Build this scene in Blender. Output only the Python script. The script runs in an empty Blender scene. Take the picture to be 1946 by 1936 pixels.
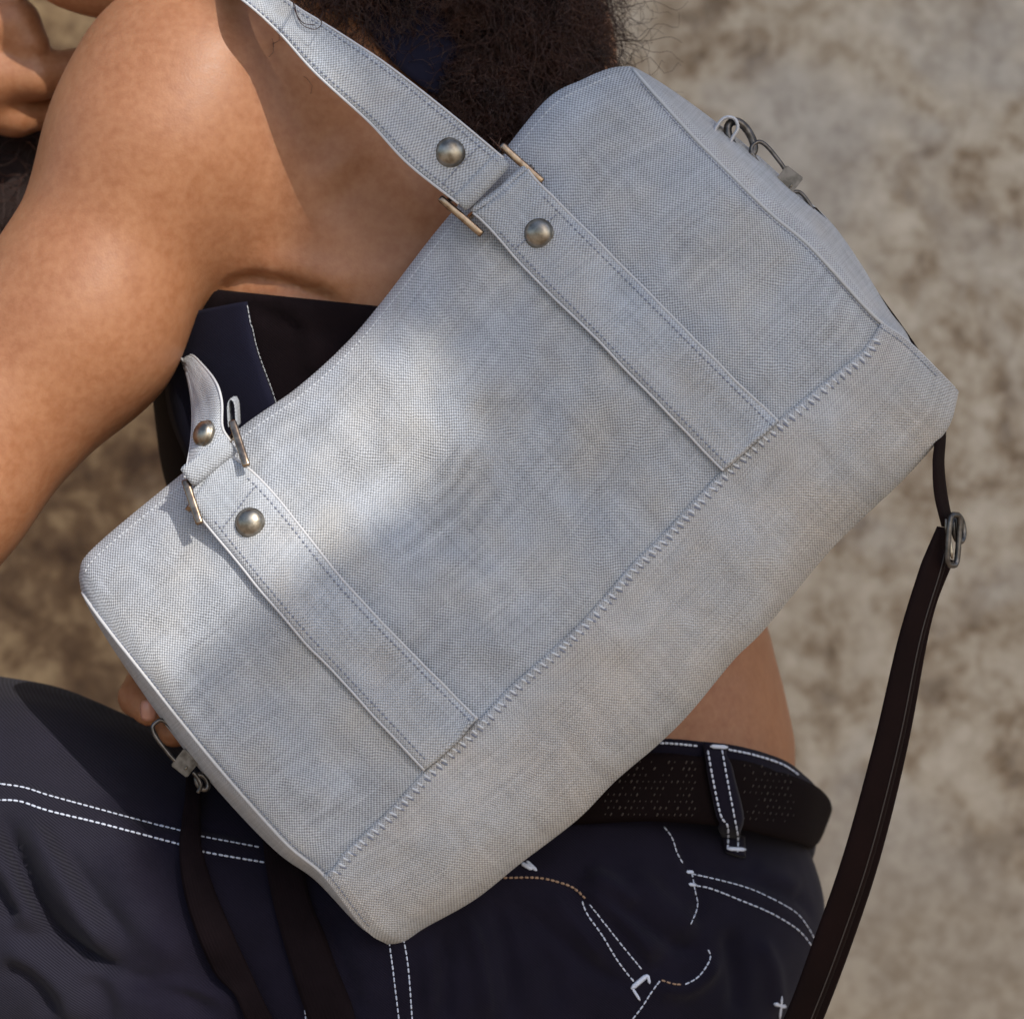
import bpy, bmesh, math, random
import numpy as np
from mathutils import Vector, noise
from mathutils.bvhtree import BVHTree
random.seed(7); np.random.seed(7)
R = math.radians
SC = bpy.context.scene
COL = SC.collection

# ------------------------------------------------------------------ camera, sky, sun, exposure
D = 1.30            # metres from the camera to the plane y = 0
S = 0.00025         # metres per photograph pixel on that plane
ZC = 0.80           # camera height
CX, CY = 973.0, 968.0
cam_d = bpy.data.cameras.new('camera')
cam = bpy.data.objects.new('camera', cam_d); COL.objects.link(cam)
cam.location = (0, -D, ZC); cam.rotation_euler = (R(90), 0, 0)
cam_d.sensor_width = 36.0
cam_d.lens = 36.0 * D / (1946 * S)
cam_d.clip_start = 0.05; cam_d.clip_end = 200
cam_d.dof.use_dof = True
cam_d.dof.focus_distance = D - 0.085
cam_d.dof.aperture_fstop = 10.0
SC.camera = cam

SUN = Vector((0.42, -0.70, 0.58)).normalized()      # direction towards the sun
world = bpy.data.worlds.new('World'); SC.world = world; world.use_nodes = True
wn = world.node_tree.nodes; wn.clear()
sky = wn.new('ShaderNodeTexSky'); sky.sky_type = 'NISHITA'; sky.sun_disc = False
sky.sun_elevation = math.asin(SUN.z)
sky.sun_rotation = math.atan2(SUN.x, SUN.y)
sky.air_density = 1.0; sky.dust_density = 1.5; sky.ozone_density = 1.0
bg = wn.new('ShaderNodeBackground'); bg.inputs[1].default_value = 0.14
wo = wn.new('ShaderNodeOutputWorld')
world.node_tree.links.new(sky.outputs[0], bg.inputs[0]); world.node_tree.links.new(bg.outputs[0], wo.inputs[0])
sl = bpy.data.lights.new('sun', 'SUN'); sl.energy = 2.7; sl.angle = R(0.6); sl.color = (1.0, 0.93, 0.82)
so = bpy.data.objects.new('sun', sl); COL.objects.link(so)
so.rotation_euler = SUN.to_track_quat('Z', 'Y').to_euler(); so.location = (2, -3, 4)
SC.view_settings.view_transform = 'Standard'; SC.view_settings.look = 'None'
SC.view_settings.gamma = 1.0; SC.view_settings.exposure = 0.5

# ------------------------------------------------------------------ helpers
def P(px, py, y):
    k = (D + y) / D
    return Vector(((px - CX) * S * k, y, (CY - py) * S * k + ZC))
def PA(a):                                            # (n,3) array of px, py, y
    a = np.asarray(a, float); k = (D + a[..., 2]) / D
    return np.stack([(a[..., 0] - CX) * S * k, a[..., 2], (CY - a[..., 1]) * S * k + ZC], -1)
def spline(pts, n):                                   # catmull-rom through pts, n samples by arc length
    p = np.asarray(pts, float)
    if len(p) == 2: return p[0] + (p[1] - p[0]) * np.linspace(0, 1, n)[:, None]
    q = np.vstack([2 * p[0] - p[1], p, 2 * p[-1] - p[-2]])
    out = []
    for i in range(1, len(q) - 2):
        t = np.linspace(0, 1, 24, endpoint=False)[:, None]
        a, b, c, d = q[i - 1], q[i], q[i + 1], q[i + 2]
        out.append(0.5 * ((2 * b) + (-a + c) * t + (2 * a - 5 * b + 4 * c - d) * t ** 2 + (-a + 3 * b - 3 * c + d) * t ** 3))
    out.append(p[-1:]); o = np.vstack(out)
    L = np.concatenate([[0], np.cumsum(np.linalg.norm(np.diff(o, axis=0), axis=1))])
    tt = np.linspace(0, L[-1], n)
    return np.stack([np.interp(tt, L, o[:, j]) for j in range(o.shape[1])], -1)
def link(name, me, mat=None, parent=None, smooth=True):
    o = bpy.data.objects.new(name, me); COL.objects.link(o)
    if mat: me.materials.append(mat)
    if smooth and len(me.polygons): me.polygons.foreach_set('use_smooth', [True] * len(me.polygons))
    if parent:
        o.parent = parent; o.matrix_parent_inverse = WM(parent).inverted()
    return o
def WM(o):
    m = o.matrix_basis.copy()
    return (WM(o.parent) @ o.matrix_parent_inverse @ m) if o.parent else m
def mesh(name, v, f, mat=None, parent=None, uv=None, smooth=True):
    me = bpy.data.meshes.new(name)
    me.from_pydata([tuple(map(float, x)) for x in v], [], [tuple(map(int, q)) for q in f])
    if uv is not None:
        l = me.uv_layers.new(name='UVMap'); vi = np.empty(len(me.loops), int); me.loops.foreach_get('vertex_index', vi)
        l.data.foreach_set('uv', np.asarray(uv, float)[vi].ravel())
    me.update()
    return link(name, me, mat, parent, smooth)
def empty(name, loc, label, cat):
    o = bpy.data.objects.new(name, None); COL.objects.link(o); o.location = loc
    o.empty_display_size = 0.05; o['label'] = label; o['category'] = cat
    return o
def gridfaces(n, m, wrap=False):
    f = []
    for i in range(n - 1):
        for j in range(m if wrap else m - 1):
            j2 = (j + 1) % m
            f.append((i * m + j, i * m + j2, (i + 1) * m + j2, (i + 1) * m + j))
    return f
class Soup:
    def __init__(s): s.v = []; s.f = []
    def add(s, v, f):
        b = len(s.v); s.v += [tuple(x) for x in v]; s.f += [tuple(i + b for i in q) for q in f]
    def box(s, c, ax, ay, az):                         # half-vectors
        c = np.array(c); ax, ay, az = map(np.array, (ax, ay, az)); v = []
        for sx in (-1, 1):
            for sy in (-1, 1):
                for sz in (-1, 1): v.append(c + sx * ax + sy * ay + sz * az)
        s.add(v, [(0, 1, 3, 2), (4, 6, 7, 5), (0, 4, 5, 1), (2, 3, 7, 6), (0, 2, 6, 4), (1, 5, 7, 3)])
    def pill(s, a, b, r, n=None, flat=0.6):            # stitch: a small spindle from a to b
        a, b = np.array(a, float), np.array(b, float); d = b - a; L = np.linalg.norm(d)
        if L < 1e-7: return
        d /= L; up = np.array(n if n is not None else (0, -1, 0), float); up /= np.linalg.norm(up)
        si = np.cross(d, up); si /= (np.linalg.norm(si) + 1e-9); up = np.cross(si, d)
        v = []
        for t, q in ((0, .35), (.18, .95), (.82, .95), (1, .35)):
            for k in range(6):
                an = k * math.pi / 3
                v.append(a + d * L * t + (si * math.cos(an) + up * math.sin(an) * flat) * r * q)
        s.add(v, gridfaces(4, 6, True) + [tuple(range(6))[::-1], tuple(range(18, 24))])
    def tube(s, pts, r, n=8, closed=False):
        p = np.asarray(pts, float); m = len(p)
        r = np.full(m, r) if np.isscalar(r) else np.asarray(r)
        tg = np.roll(p, -1, 0) - np.roll(p, 1, 0)
        if not closed: tg[0] = p[1] - p[0]; tg[-1] = p[-1] - p[-2]
        tg /= np.linalg.norm(tg, axis=1)[:, None] + 1e-12
        u = np.cross(tg[0], (0.31, -0.9, 0.2)); u /= np.linalg.norm(u); v = []
        for i in range(m):
            u = u - tg[i] * np.dot(u, tg[i]); u /= np.linalg.norm(u); w = np.cross(tg[i], u)
            for k in range(n):
                an = 2 * math.pi * k / n; v.append(p[i] + (u * math.cos(an) + w * math.sin(an)) * r[i])
        f = gridfaces(m, n, True)
        if closed: f += [((m - 1) * n + k, (m - 1) * n + (k + 1) % n, (k + 1) % n, k) for k in range(n)]
        else: f += [tuple(range(n))[::-1], tuple((m - 1) * n + k for k in range(n))]
        s.add(v, f)
    def build(s, name, mat, parent=None, smooth=True, stuff=False):
        o = mesh(name, s.v, s.f, mat, parent, smooth=smooth)
        if stuff: o['kind'] = 'stuff'
        return o
def grid_normals(g):
    du = np.gradient(g, axis=0); dv = np.gradient(g, axis=1)
    n = np.cross(du, dv); n /= np.linalg.norm(n, axis=2)[..., None] + 1e-12
    camv = np.array(cam.location) - g
    if np.sum(n * camv) < 0: n = -n
    return n
def shell(name, g, th, mat, parent, bulge=0.0, nrm=None, stitches=None, umul=1.0):
    """a cloth/leather band: grid g (n,m,3), thickness th, soft rounded edges"""
    n, m, _ = g.shape; N = grid_normals(g) if nrm is None else nrm
    w = np.linspace(-1, 1, m); prof = (1 - np.abs(w) ** 6) ** 0.5
    prof[0] = prof[-1] = 0.25
    front = g + N * (th * 0.5 * prof[None, :, None] + bulge * (1 - w ** 2)[None, :, None])
    back = g - N * (th * 0.5 * prof[None, :, None])
    ring = np.concatenate([front, back[:, ::-1]], axis=1); k = 2 * m
    du = np.concatenate([[0], np.cumsum(np.linalg.norm(np.diff(g[n // 2], axis=0), axis=1))]) / S
    dl = np.concatenate([[0], np.cumsum(np.linalg.norm(np.diff(g[:, m // 2], axis=0), axis=1))]) / S
    U = np.concatenate([du, du[::-1]]); uv = np.stack([np.tile(U, n), np.repeat(dl, k)], -1)
    f = gridfaces(n, k, True); f += [tuple(range(k))[::-1], tuple((n - 1) * k + i for i in range(k))]
    return mesh(name, ring.reshape(-1, 3), f, mat, parent, uv=uv)
def loft(A, B, n, m):
    a = spline(A, n); b = spline(B, n); t = np.linspace(0, 1, m)[None, :, None]
    return PA(a[:, None, :] * (1 - t) + b[:, None, :] * t)
CAM = Vector(cam.location)
def hit(bvh, px, py, off=0.0, dflt=None):
    d = (P(px, py, 0) - CAM).normalized()
    h, n, i, di = bvh.ray_cast(CAM, d)
    if h is None: return dflt
    if n.dot(d) > 0: n = -n
    return h + n * off, n
def bvh_of(*objs):
    v = []; f = []
    for o in objs:
        b = len(v); w = WM(o); v += [w @ x.co for x in o.data.vertices]; f += [tuple(i + b for i in p.vertices) for p in o.data.polygons]
    return BVHTree.FromPolygons(v, f)
def drape(bvh, A, B, n, m, off):
    a = spline(A, n); b = spline(B, n); g = np.zeros((n, m, 3)); ok = np.zeros((n, m), bool)
    for i in range(n):
        for j in range(m):
            t = j / (m - 1); q = a[i] * (1 - t) + b[i] * t
            r = hit(bvh, q[0], q[1], 0)
            if r: g[i, j] = r[0]; ok[i, j] = True
            else: g[i, j] = P(q[0], q[1], 0.0)
    if ok.any() and not ok.all():
        idx = np.argwhere(ok)
        for i, j in np.argwhere(~ok):
            k = idx[np.argmin(np.sum((idx - (i, j)) ** 2, axis=1))]; t = j / (m - 1); q = a[i] * (1 - t) + b[i] * t
            g[i, j] = P(q[0], q[1], g[k[0], k[1], 1])
    for _ in range(3):
        y = g.copy(); y[1:-1] = (g[:-2] + g[1:-1] * 2 + g[2:]) / 4; g = y
    N = grid_normals(g); return g + N * off
def stitch_line(soup, bvh, pts, pitch, ln, r, off=0.0006, jit=0.15, cross=None, spread=0.7):
    p = spline(pts, 400); L = np.concatenate([[0], np.cumsum(np.linalg.norm(np.diff(p, axis=0), axis=1))])
    n = int(L[-1] / pitch)
    for i in range(n):
        c = (i + .5 + random.uniform(-jit, jit) * .5) * pitch
        q0 = [np.interp(c - ln / 2, L, p[:, k]) for k in range(p.shape[1])]; q1 = [np.interp(c + ln / 2, L, p[:, k]) for k in range(p.shape[1])]
        if cross:                                      # stitches lie across the seam
            d = np.array(q1[:2]) - np.array(q0[:2]); d /= np.linalg.norm(d) + 1e-9; nn = np.array([-d[1], d[0]]) * cross
            tilt = d * random.uniform(.1, .5) * abs(cross); m_ = (np.array(q0[:2]) + np.array(q1[:2])) / 2
            q0 = m_ - nn - tilt; q1 = m_ + nn + tilt
        h0 = hit(bvh, q0[0], q0[1], off); h1 = hit(bvh, q1[0], q1[1], off)
        if h0 and h1 and (h0[0] - h1[0]).length < 0.012: soup.pill(h0[0], h1[0], r, h0[1])

# signed distance modelling
def smin(a, b, k):
    h = np.clip(0.5 + 0.5 * (b - a) / k, 0, 1)
    return b * (1 - h) + a * h - k * h * (1 - h)
def sd(prims, X, grow=0.0):
    d = None
    for pr in prims:
        if pr[0] == 'c':
            _, a, b, ra, rb, k = pr; a = np.array(a, np.float32); b = np.array(b, np.float32); ab = b - a
            t = np.clip(((X - a) @ ab) / np.dot(ab, ab), 0, 1)
            q = np.linalg.norm(X - a - t[:, None] * ab, axis=1) - (ra + (rb - ra) * t)
        else:
            _, c, r, k = pr; r = np.array(r, np.float32); p = X - np.array(c, np.float32)
            k0 = np.linalg.norm(p / r, axis=1); k1 = np.linalg.norm(p / r ** 2, axis=1) + 1e-9; q = k0 * (k0 - 1) / k1
        d = q if d is None else smin(d, q, k)
    return d - grow
def surfnet(f, lo, hi, h):
    ax = [np.arange(lo[i], hi[i] + h, h, dtype=np.float32) for i in range(3)]
    G = np.stack(np.meshgrid(*ax, indexing='ij'), -1); sh = G.shape[:3]; X = G.reshape(-1, 3)
    V = np.concatenate([f(X[i:i + 400000]) for i in range(0, len(X), 400000)]).reshape(sh)
    ins = V < 0; nx, ny, nz = sh
    c = np.zeros((nx - 1, ny - 1, nz - 1), int); offs = [(i, j, k) for i in (0, 1) for j in (0, 1) for k in (0, 1)]
    for i, j, k in offs: c += ins[i:nx - 1 + i, j:ny - 1 + j, k:nz - 1 + k]
    act = (c > 0) & (c < 8); cells = np.argwhere(act); idm = -np.ones(act.shape, int); idm[act] = np.arange(len(cells))
    acc = np.zeros((len(cells), 3)); cnt = np.zeros(len(cells))
    for a in offs:
        for d in range(3):
            if a[d]: continue
            b = list(a); b[d] = 1
            pa = cells + a; pb = cells + b
            va = V[pa[:, 0], pa[:, 1], pa[:, 2]]; vb = V[pb[:, 0], pb[:, 1], pb[:, 2]]
            m = (va < 0) != (vb < 0); t = np.where(m, va / np.where(va == vb, 1, va - vb), 0)
            pt = pa + 0.0; pt[:, d] += t; acc[m] += pt[m]; cnt[m] += 1
    v = acc / cnt[:, None] * h + np.array(lo); F = []
    for d in range(3):
        a1, a2 = [(1, 2), (2, 0), (0, 1)][d]
        sl1 = [slice(None)] * 3; sl2 = [slice(None)] * 3; sl1[d] = slice(0, -1); sl2[d] = slice(1, None)
        e0 = ins[tuple(sl1)]; e1 = ins[tuple(sl2)]; ed = np.argwhere(e0 != e1)
        ed = ed[(ed[:, a1] > 0) & (ed[:, a2] > 0) & (ed[:, a1] < sh[a1] - 1) & (ed[:, a2] < sh[a2] - 1)]
        s0 = e0[ed[:, 0], ed[:, 1], ed[:, 2]]
        def ci(o1, o2):
            q = ed.copy(); q[:, a1] += o1; q[:, a2] += o2; return idm[q[:, 0], q[:, 1], q[:, 2]]
        q = np.stack([ci(-1, -1), ci(0, -1), ci(0, 0), ci(-1, 0)], 1)
        q[~s0] = q[~s0][:, ::-1]; F.append(q)
    F = np.vstack(F)
    for _ in range(4):
        e = 0.0008; xf = v.astype(np.float32); g = np.zeros_like(v); f0 = f(xf)
        for i in range(3):
            dx = np.zeros(3, np.float32); dx[i] = e; g[:, i] = (f(xf + dx) - f(xf - dx)) / (2 * e)
        v = v - (np.clip(f0, -h, h) / np.maximum(np.sum(g * g, 1), 0.3))[:, None] * g * 0.9
    return v, F
def vnormals(v, F):
    n = np.zeros_like(v); fn = np.cross(v[F[:, 2]] - v[F[:, 0]], v[F[:, 3]] - v[F[:, 1]])
    for i in range(4): np.add.at(n, F[:, i], fn)
    return n / (np.linalg.norm(n, axis=1)[:, None] + 1e-12)
def topx(v):                                           # world -> photograph pixel
    k = (D + v[:, 1]) / D
    return v[:, 0] / (S * k) + CX, CY - (v[:, 2] - ZC) / (S * k)
def polydist(px, py, pts):                             # distance and signed side to a polyline, pixels
    p = spline(pts, 60); best = np.full(len(px), 1e9); side = np.zeros(len(px)); tt = np.zeros(len(px))
    for i in range(len(p) - 1):
        a, b = p[i], p[i + 1]; ab = b - a; L2 = ab @ ab
        t = ((px - a[0]) * ab[0] + (py - a[1]) * ab[1]) / L2; tc = np.clip(t, 0, 1)
        dx = px - a[0] - tc * ab[0]; dy = py - a[1] - tc * ab[1]; d = np.hypot(dx, dy); m = d < best
        best[m] = d[m]; side[m] = np.sign(ab[0] * dy - ab[1] * dx)[m]; tt[m] = ((i + tc) / (len(p) - 1))[m]
    return best, side, tt

# ------------------------------------------------------------------ materials
class M:
    def __init__(s, name):
        s.m = bpy.data.materials.new(name); s.m.use_nodes = True; s.t = s.m.node_tree; s.n = s.t.nodes
        s.b = s.n['Principled BSDF']
    def L(s, a, b): s.t.links.new(a, b)
    def new(s, ty, **kw):
        x = s.n.new(ty)
        for k, v in kw.items(): setattr(x, k, v)
        return x
    def math(s, op, a, b=None, c=None):
        x = s.n.new('ShaderNodeMath'); x.operation = op
        for i, q in enumerate((a, b, c)):
            if q is None: continue
            if isinstance(q, (int, float)): x.inputs[i].default_value = q
            else: s.L(q, x.inputs[i])
        return x.outputs[0]
    def coords(s, kind='Object', scale=(1, 1, 1), rot=(0, 0, 0)):
        t = s.n.new('ShaderNodeTexCoord'); mp = s.n.new('ShaderNodeMapping')
        mp.inputs['Scale'].default_value = scale; mp.inputs['Rotation'].default_value = rot
        s.L(t.outputs[kind], mp.inputs[0]); return mp.outputs[0]
    def noise(s, vec, scale, detail=4, rough=.55, dist=0):
        x = s.n.new('ShaderNodeTexNoise'); x.inputs['Scale'].default_value = scale; x.inputs['Detail'].default_value = detail
        x.inputs['Roughness'].default_value = rough; x.inputs['Distortion'].default_value = dist
        s.L(vec, x.inputs['Vector']); return x.outputs['Fac']
    def ramp(s, fac, stops):
        x = s.n.new('ShaderNodeValToRGB'); e = x.color_ramp.elements
        while len(e) < len(stops): e.new(0.5)
        for i, (p, c) in enumerate(stops): e[i].position = p; e[i].color = (*c, 1)
        s.L(fac, x.inputs[0]); return x.outputs[0]
    def mix(s, fac, a, b, mode='MIX'):
        x = s.n.new('ShaderNodeMix'); x.data_type = 'RGBA'; x.blend_type = mode
        for i, q in ((0, fac), (6, a), (7, b)):
            if isinstance(q, (int, float)): x.inputs[i].default_value = q
            elif isinstance(q, tuple): x.inputs[i].default_value = (*q, 1)
            else: s.L(q, x.inputs[i])
        return x.outputs[2]
    def bump(s, h, strength, dist):
        x = s.n.new('ShaderNodeBump'); x.inputs['Strength'].default_value = strength; x.inputs['Distance'].default_value = dist
        s.L(h, x.inputs['Height']); s.L(x.outputs[0], s.b.inputs['Normal']); return x
    def set(s, **kw):
        for k, v in kw.items():
            i = s.b.inputs[k.replace('_', ' ')]
            if hasattr(v, 'links'): s.L(v, i)
            else: i.default_value = (*v, 1) if isinstance(v, tuple) and len(v) == 3 and i.type == 'RGBA' else v
        return s

def mesh_cloth(name, base, period=6.6, tint=(0.40, 0.385, 0.36), amp=0.30, moire=0.10):
    """pale woven mesh fabric; UV is in photograph pixels (0.25 mm)"""
    a = M(name); tc = a.new('ShaderNodeTexCoord'); sp = a.new('ShaderNodeSeparateXYZ'); a.L(tc.outputs['UV'], sp.inputs[0])
    u, v = sp.outputs[0], sp.outputs[1]
    wob = a.noise(a.coords('UV', (.012, .012, 1)), 1.0, 3)
    k = 2 * math.pi / period
    su = a.math('SINE', a.math('ADD', a.math('MULTIPLY', u, k), a.math('MULTIPLY', wob, 14.0)))
    sv = a.math('SINE', a.math('ADD', a.math('MULTIPLY', v, k), a.math('MULTIPLY', wob, -11.0)))
    w = a.math('MULTIPLY', su, sv)
    st1 = a.noise(a.coords('UV', (.004, .32, 1)), 1.0, 3, .7)        # thick and thin threads
    st2 = a.noise(a.coords('UV', (.30, .004, 1)), 1.0, 3, .7)
    patch = a.noise(a.coords('UV', (.0045, .0045, 1)), 1.0, 4, .5, .4)
    mid = a.noise(a.coords('UV', (.02, .013, 1)), 1.0, 4, .6, .8)
    mo = a.new('ShaderNodeTexWave'); mo.wave_type = 'RINGS'; mo.inputs['Scale'].default_value = 1.0
    mo.inputs['Distortion'].default_value = 7.0; mo.inputs['Detail'].default_value = 2.0; mo.inputs['Detail Scale'].default_value = .6
    a.L(a.coords('UV', (.0115, .0090, 1)), mo.inputs['Vector'])
    gate = a.ramp(a.noise(a.coords('UV', (.0032, .0045, 1)), 1.0, 2), [(.50, (0, 0, 0)), (.66, (1, 1, 1))])
    mo_ = a.math('ADD', .5, a.math('MULTIPLY', a.math('SUBTRACT', mo.outputs['Fac'], .5), gate))
    val = a.math('ADD', 1.0, a.math('MULTIPLY', w, amp))
    for src, g in ((st1, .75), (st2, .55), (patch, .34), (mid, .50), (mo_, moire * .5)):
        val = a.math('ADD', val, a.math('MULTIPLY', a.math('SUBTRACT', src, .5), g))
    sc = a.new('ShaderNodeVectorMath', operation='SCALE'); a.L(val, sc.inputs['Scale'])
    c = a.mix(a.ramp(a.noise(a.coords('UV', (.005, .006, 1)), 1.0, 3), [(.42, (0, 0, 0)), (.66, (1, 1, 1))]), base, tint)
    a.L(c, sc.inputs[0])
    a.set(Base_Color=sc.outputs[0], Roughness=.62, Sheen_Weight=.12, Sheen_Roughness=.4)
    hgt = a.math('ADD', w, a.math('MULTIPLY', a.math('ADD', st1, st2), 1.2))
    a.bump(hgt, .55, .00035)
    a.b.inputs['Specular IOR Level'].default_value = .3
    return a.m

CLOTH = mesh_cloth('woven_mesh', (0.345, 0.37, 0.415), tint=(0.37, 0.375, 0.385), amp=.52, moire=.40)
CLOTH_B = mesh_cloth('woven_mesh_bottom', (0.395, 0.41, 0.44), period=6.0, tint=(0.42, 0.41, 0.41), moire=.06, amp=.36)
CLOTH_S = mesh_cloth('woven_mesh_strap', (0.36, 0.39, 0.44), period=6.2, tint=(0.395, 0.40, 0.415), moire=.08, amp=.42)
def plain(name, col, rough=.5, metal=0, **kw):
    a = M(name); a.set(Base_Color=col, Roughness=rough, Metallic=float(metal), **kw); return a
PIPE = plain('pale_binding', (.50, .51, .54), .7).m
THREAD_G = plain('grey_thread', (.55, .58, .63), .7).m
THREAD_D = plain('stitch_hole', (.19, .21, .27), .8).m
THREAD_W = plain('white_thread', (.50, .55, .68), .65).m
THREAD_T = plain('tan_thread', (.28, .18, .12), .7).m
def metal(name, c1, c2, rough):
    a = M(name); n = a.noise(a.coords('Object', (1, 1, 1)), 260, 3, .5)
    a.set(Base_Color=a.ramp(n, [(.35, c1), (.62, c2)]), Metallic=1.0, Roughness=a.math('ADD', a.math('MULTIPLY', n, .3), rough - .12))
    a.bump(n, .05, .0002); return a.m
NICKEL = metal('antique_nickel', (.20, .175, .14), (.38, .35, .30), .36)
BRASS = metal('aged_brass', (.20, .14, .10), (.34, .26, .19), .24)
STEEL = metal('dark_steel', (.07, .065, .062), (.15, .14, .135), .34)
a = M('brown_leather'); n = a.noise(a.coords('Object'), 600, 4); n2 = a.noise(a.coords('Object'), 30, 3)
a.set(Base_Color=a.ramp(n2, [(.3, (.0055, .0022, .0022)), (.7, (.009, .0034, .0034))]), Roughness=.7, Specular_IOR_Level=.08); a.bump(n, .3, .0003); LEATHER = a.m
a = M('black_webbing'); tcw = a.coords('UV', (1, 1, 1)); wv = a.new('ShaderNodeTexWave'); wv.inputs['Scale'].default_value = .05; a.L(tcw, wv.inputs[0])
a.set(Base_Color=a.ramp(a.noise(a.coords('Object'), 60, 3), [(.3, (.0055, .0032, .0042)), (.7, (.009, .0055, .007))]), Roughness=.85, Specular_IOR_Level=.06); a.bump(wv.outputs['Fac'], .3, .0003); WEB = a.m
a = M('perforated_belt'); n = a.noise(a.coords('Object'), 500, 3)
a.set(Base_Color=(.0055, .003, .0035), Roughness=.8, Specular_IOR_Level=.06); a.bump(n, .3, .0003); BELT = a.m
BELTHI = plain('worn_leather_edge', (.035, .026, .022), .6).m

a = M('skin'); co = a.coords('Object')
big = a.noise(co, 9, 3, .5, .3); fine = a.noise(co, 260, 4, .6); pore = a.new('ShaderNodeTexVoronoi'); pore.inputs['Scale'].default_value = 900; a.L(co, pore.inputs[0])
freck = a.noise(co, 90, 3, .6)
c = a.ramp(big, [(.3, (.262, .104, .045)), (.7, (.300, .126, .056))])
c = a.mix(.07, c, a.ramp(freck, [(.35, (.24, .085, .04)), (.6, (.62, .36, .21))]))
c = a.mix(.09, c, a.ramp(fine, [(.35, (.2, .08, .04)), (.65, (.7, .42, .26))]))
a.set(Base_Color=c, Roughness=a.math('ADD', a.math('MULTIPLY', fine, .25), .36), Subsurface_Weight=.18, Subsurface_Scale=.006)
a.b.inputs['Subsurface Radius'].default_value = (1, .35, .18)
a.b.inputs['Specular IOR Level'].default_value = .42
a.bump(a.math('ADD', pore.outputs['Distance'], a.math('MULTIPLY', fine, .5)), .16, .0003); SKIN = a.m
NAIL = plain('nail', (.50, .24, .17), .28).m

def denim(name, c1, c2, sheen=.35, blend=False):
    a = M(name); co = a.coords('Object', (1, 1, 1), (0, R(-38), 0))
    tw = a.new('ShaderNodeTexWave'); tw.wave_type = 'BANDS'; tw.bands_direction = 'Z'; tw.inputs['Scale'].default_value = 330; tw.inputs['Distortion'].default_value = .6
    a.L(co, tw.inputs[0]); co2 = a.coords('Object'); n = a.noise(co2, 14, 4); f = a.noise(co2, 900, 3); mid = a.noise(co2, 60, 4)
    v = a.math('ADD', a.math('MULTIPLY', n, .5), a.math('MULTIPLY', mid, .5))
    c = a.ramp(v, [(.35, c1), (.65, c2)]); c = a.mix(a.math('MULTIPLY', tw.outputs['Fac'], .35), c, tuple(x * 2.4 for x in c2))
    if blend:                                            # sunlight on the knee end of the thigh, painted in as paler denim
        sx = a.new('ShaderNodeSeparateXYZ'); a.L(co2, sx.inputs[0])
        ff = a.math('ADD', a.math('MULTIPLY', sx.outputs[0], -5.0), a.math('MULTIPLY', a.math('SUBTRACT', n, .5), .7))
        c = a.mix(a.ramp(ff, [(.80, (0, 0, 0)), (1.0, (.16, .16, .16))]), c, a.mix(tw.outputs['Fac'], (.018, .019, .030), (.085, .088, .108)))
    a.set(Base_Color=c, Roughness=.85, Sheen_Weight=sheen, Sheen_Roughness=.5); a.b.inputs['Specular IOR Level'].default_value = .08
    a.bump(a.math('ADD', tw.outputs['Fac'], f), .3, .0002); return a.m
DENIM = denim('dark_denim', (.0038, .0031, .0070), (.0072, .0060, .0132), .06, True)
NAVY = denim('navy_cotton', (.0045, .0045, .011), (.008, .008, .018), .03)
TOPM = denim('black_cotton', (.0030, .0016, .0024), (.006, .0032, .0042), .02)
a = M('hair'); hi = a.new('ShaderNodeHairInfo') if False else None
n = a.noise(a.coords('Object'), 45, 4)
a.set(Base_Color=a.ramp(n, [(.3, (.016, .0065, .005)), (.7, (.065, .026, .016))]), Roughness=.42); a.b.inputs['Specular IOR Level'].default_value = .4; HAIR = a.m
HAIRD = plain('hair_depth', (.018, .008, .007), .9).m

a = M('weathered_plaster'); co = a.coords('Object')
n1 = a.noise(co, 4.2, 5, .55, .5); n2 = a.noise(co, 24, 7, .66, .3); n3 = a.noise(co, 60, 5, .7); n4 = a.noise(co, 2.2, 3, .5)
c = a.ramp(n2, [(.36, (.12, .076, .040)), (.43, (.27, .20, .13)), (.50, (.40, .335, .25)), (.62, (.56, .50, .41))])
c = a.mix(a.ramp(n1, [(.50, (0, 0, 0)), (.60, (.8, .8, .8))]), c, (.43, .41, .38))
c = a.mix(a.ramp(n4, [(.50, (0, 0, 0)), (.66, (.65, .65, .65))]), c, (.30, .24, .165))
c = a.mix(.3, c, a.ramp(n3, [(.38, (.16, .115, .075)), (.6, (.52, .47, .39))]))
spx = a.new('ShaderNodeSeparateXYZ'); a.L(co, spx.inputs[0])      # shade painted into the left of the wall as earth-brown colour
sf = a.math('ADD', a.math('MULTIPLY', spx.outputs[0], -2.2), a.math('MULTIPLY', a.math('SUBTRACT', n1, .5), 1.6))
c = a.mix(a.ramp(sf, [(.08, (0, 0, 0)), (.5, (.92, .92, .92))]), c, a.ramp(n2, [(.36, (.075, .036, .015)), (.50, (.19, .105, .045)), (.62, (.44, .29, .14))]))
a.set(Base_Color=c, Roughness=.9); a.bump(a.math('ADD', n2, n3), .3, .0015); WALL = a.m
a = M('dusty_ground'); n = a.noise(a.coords('Object'), 6, 6); a.set(Base_Color=a.ramp(n, [(.3, (.26, .19, .13)), (.7, (.42, .33, .24))]), Roughness=.95); a.bump(n, .5, .01); GROUND = a.m
BLOCKER_M = plain('blocker_cloth', (.45, .42, .38), .8).m

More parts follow.
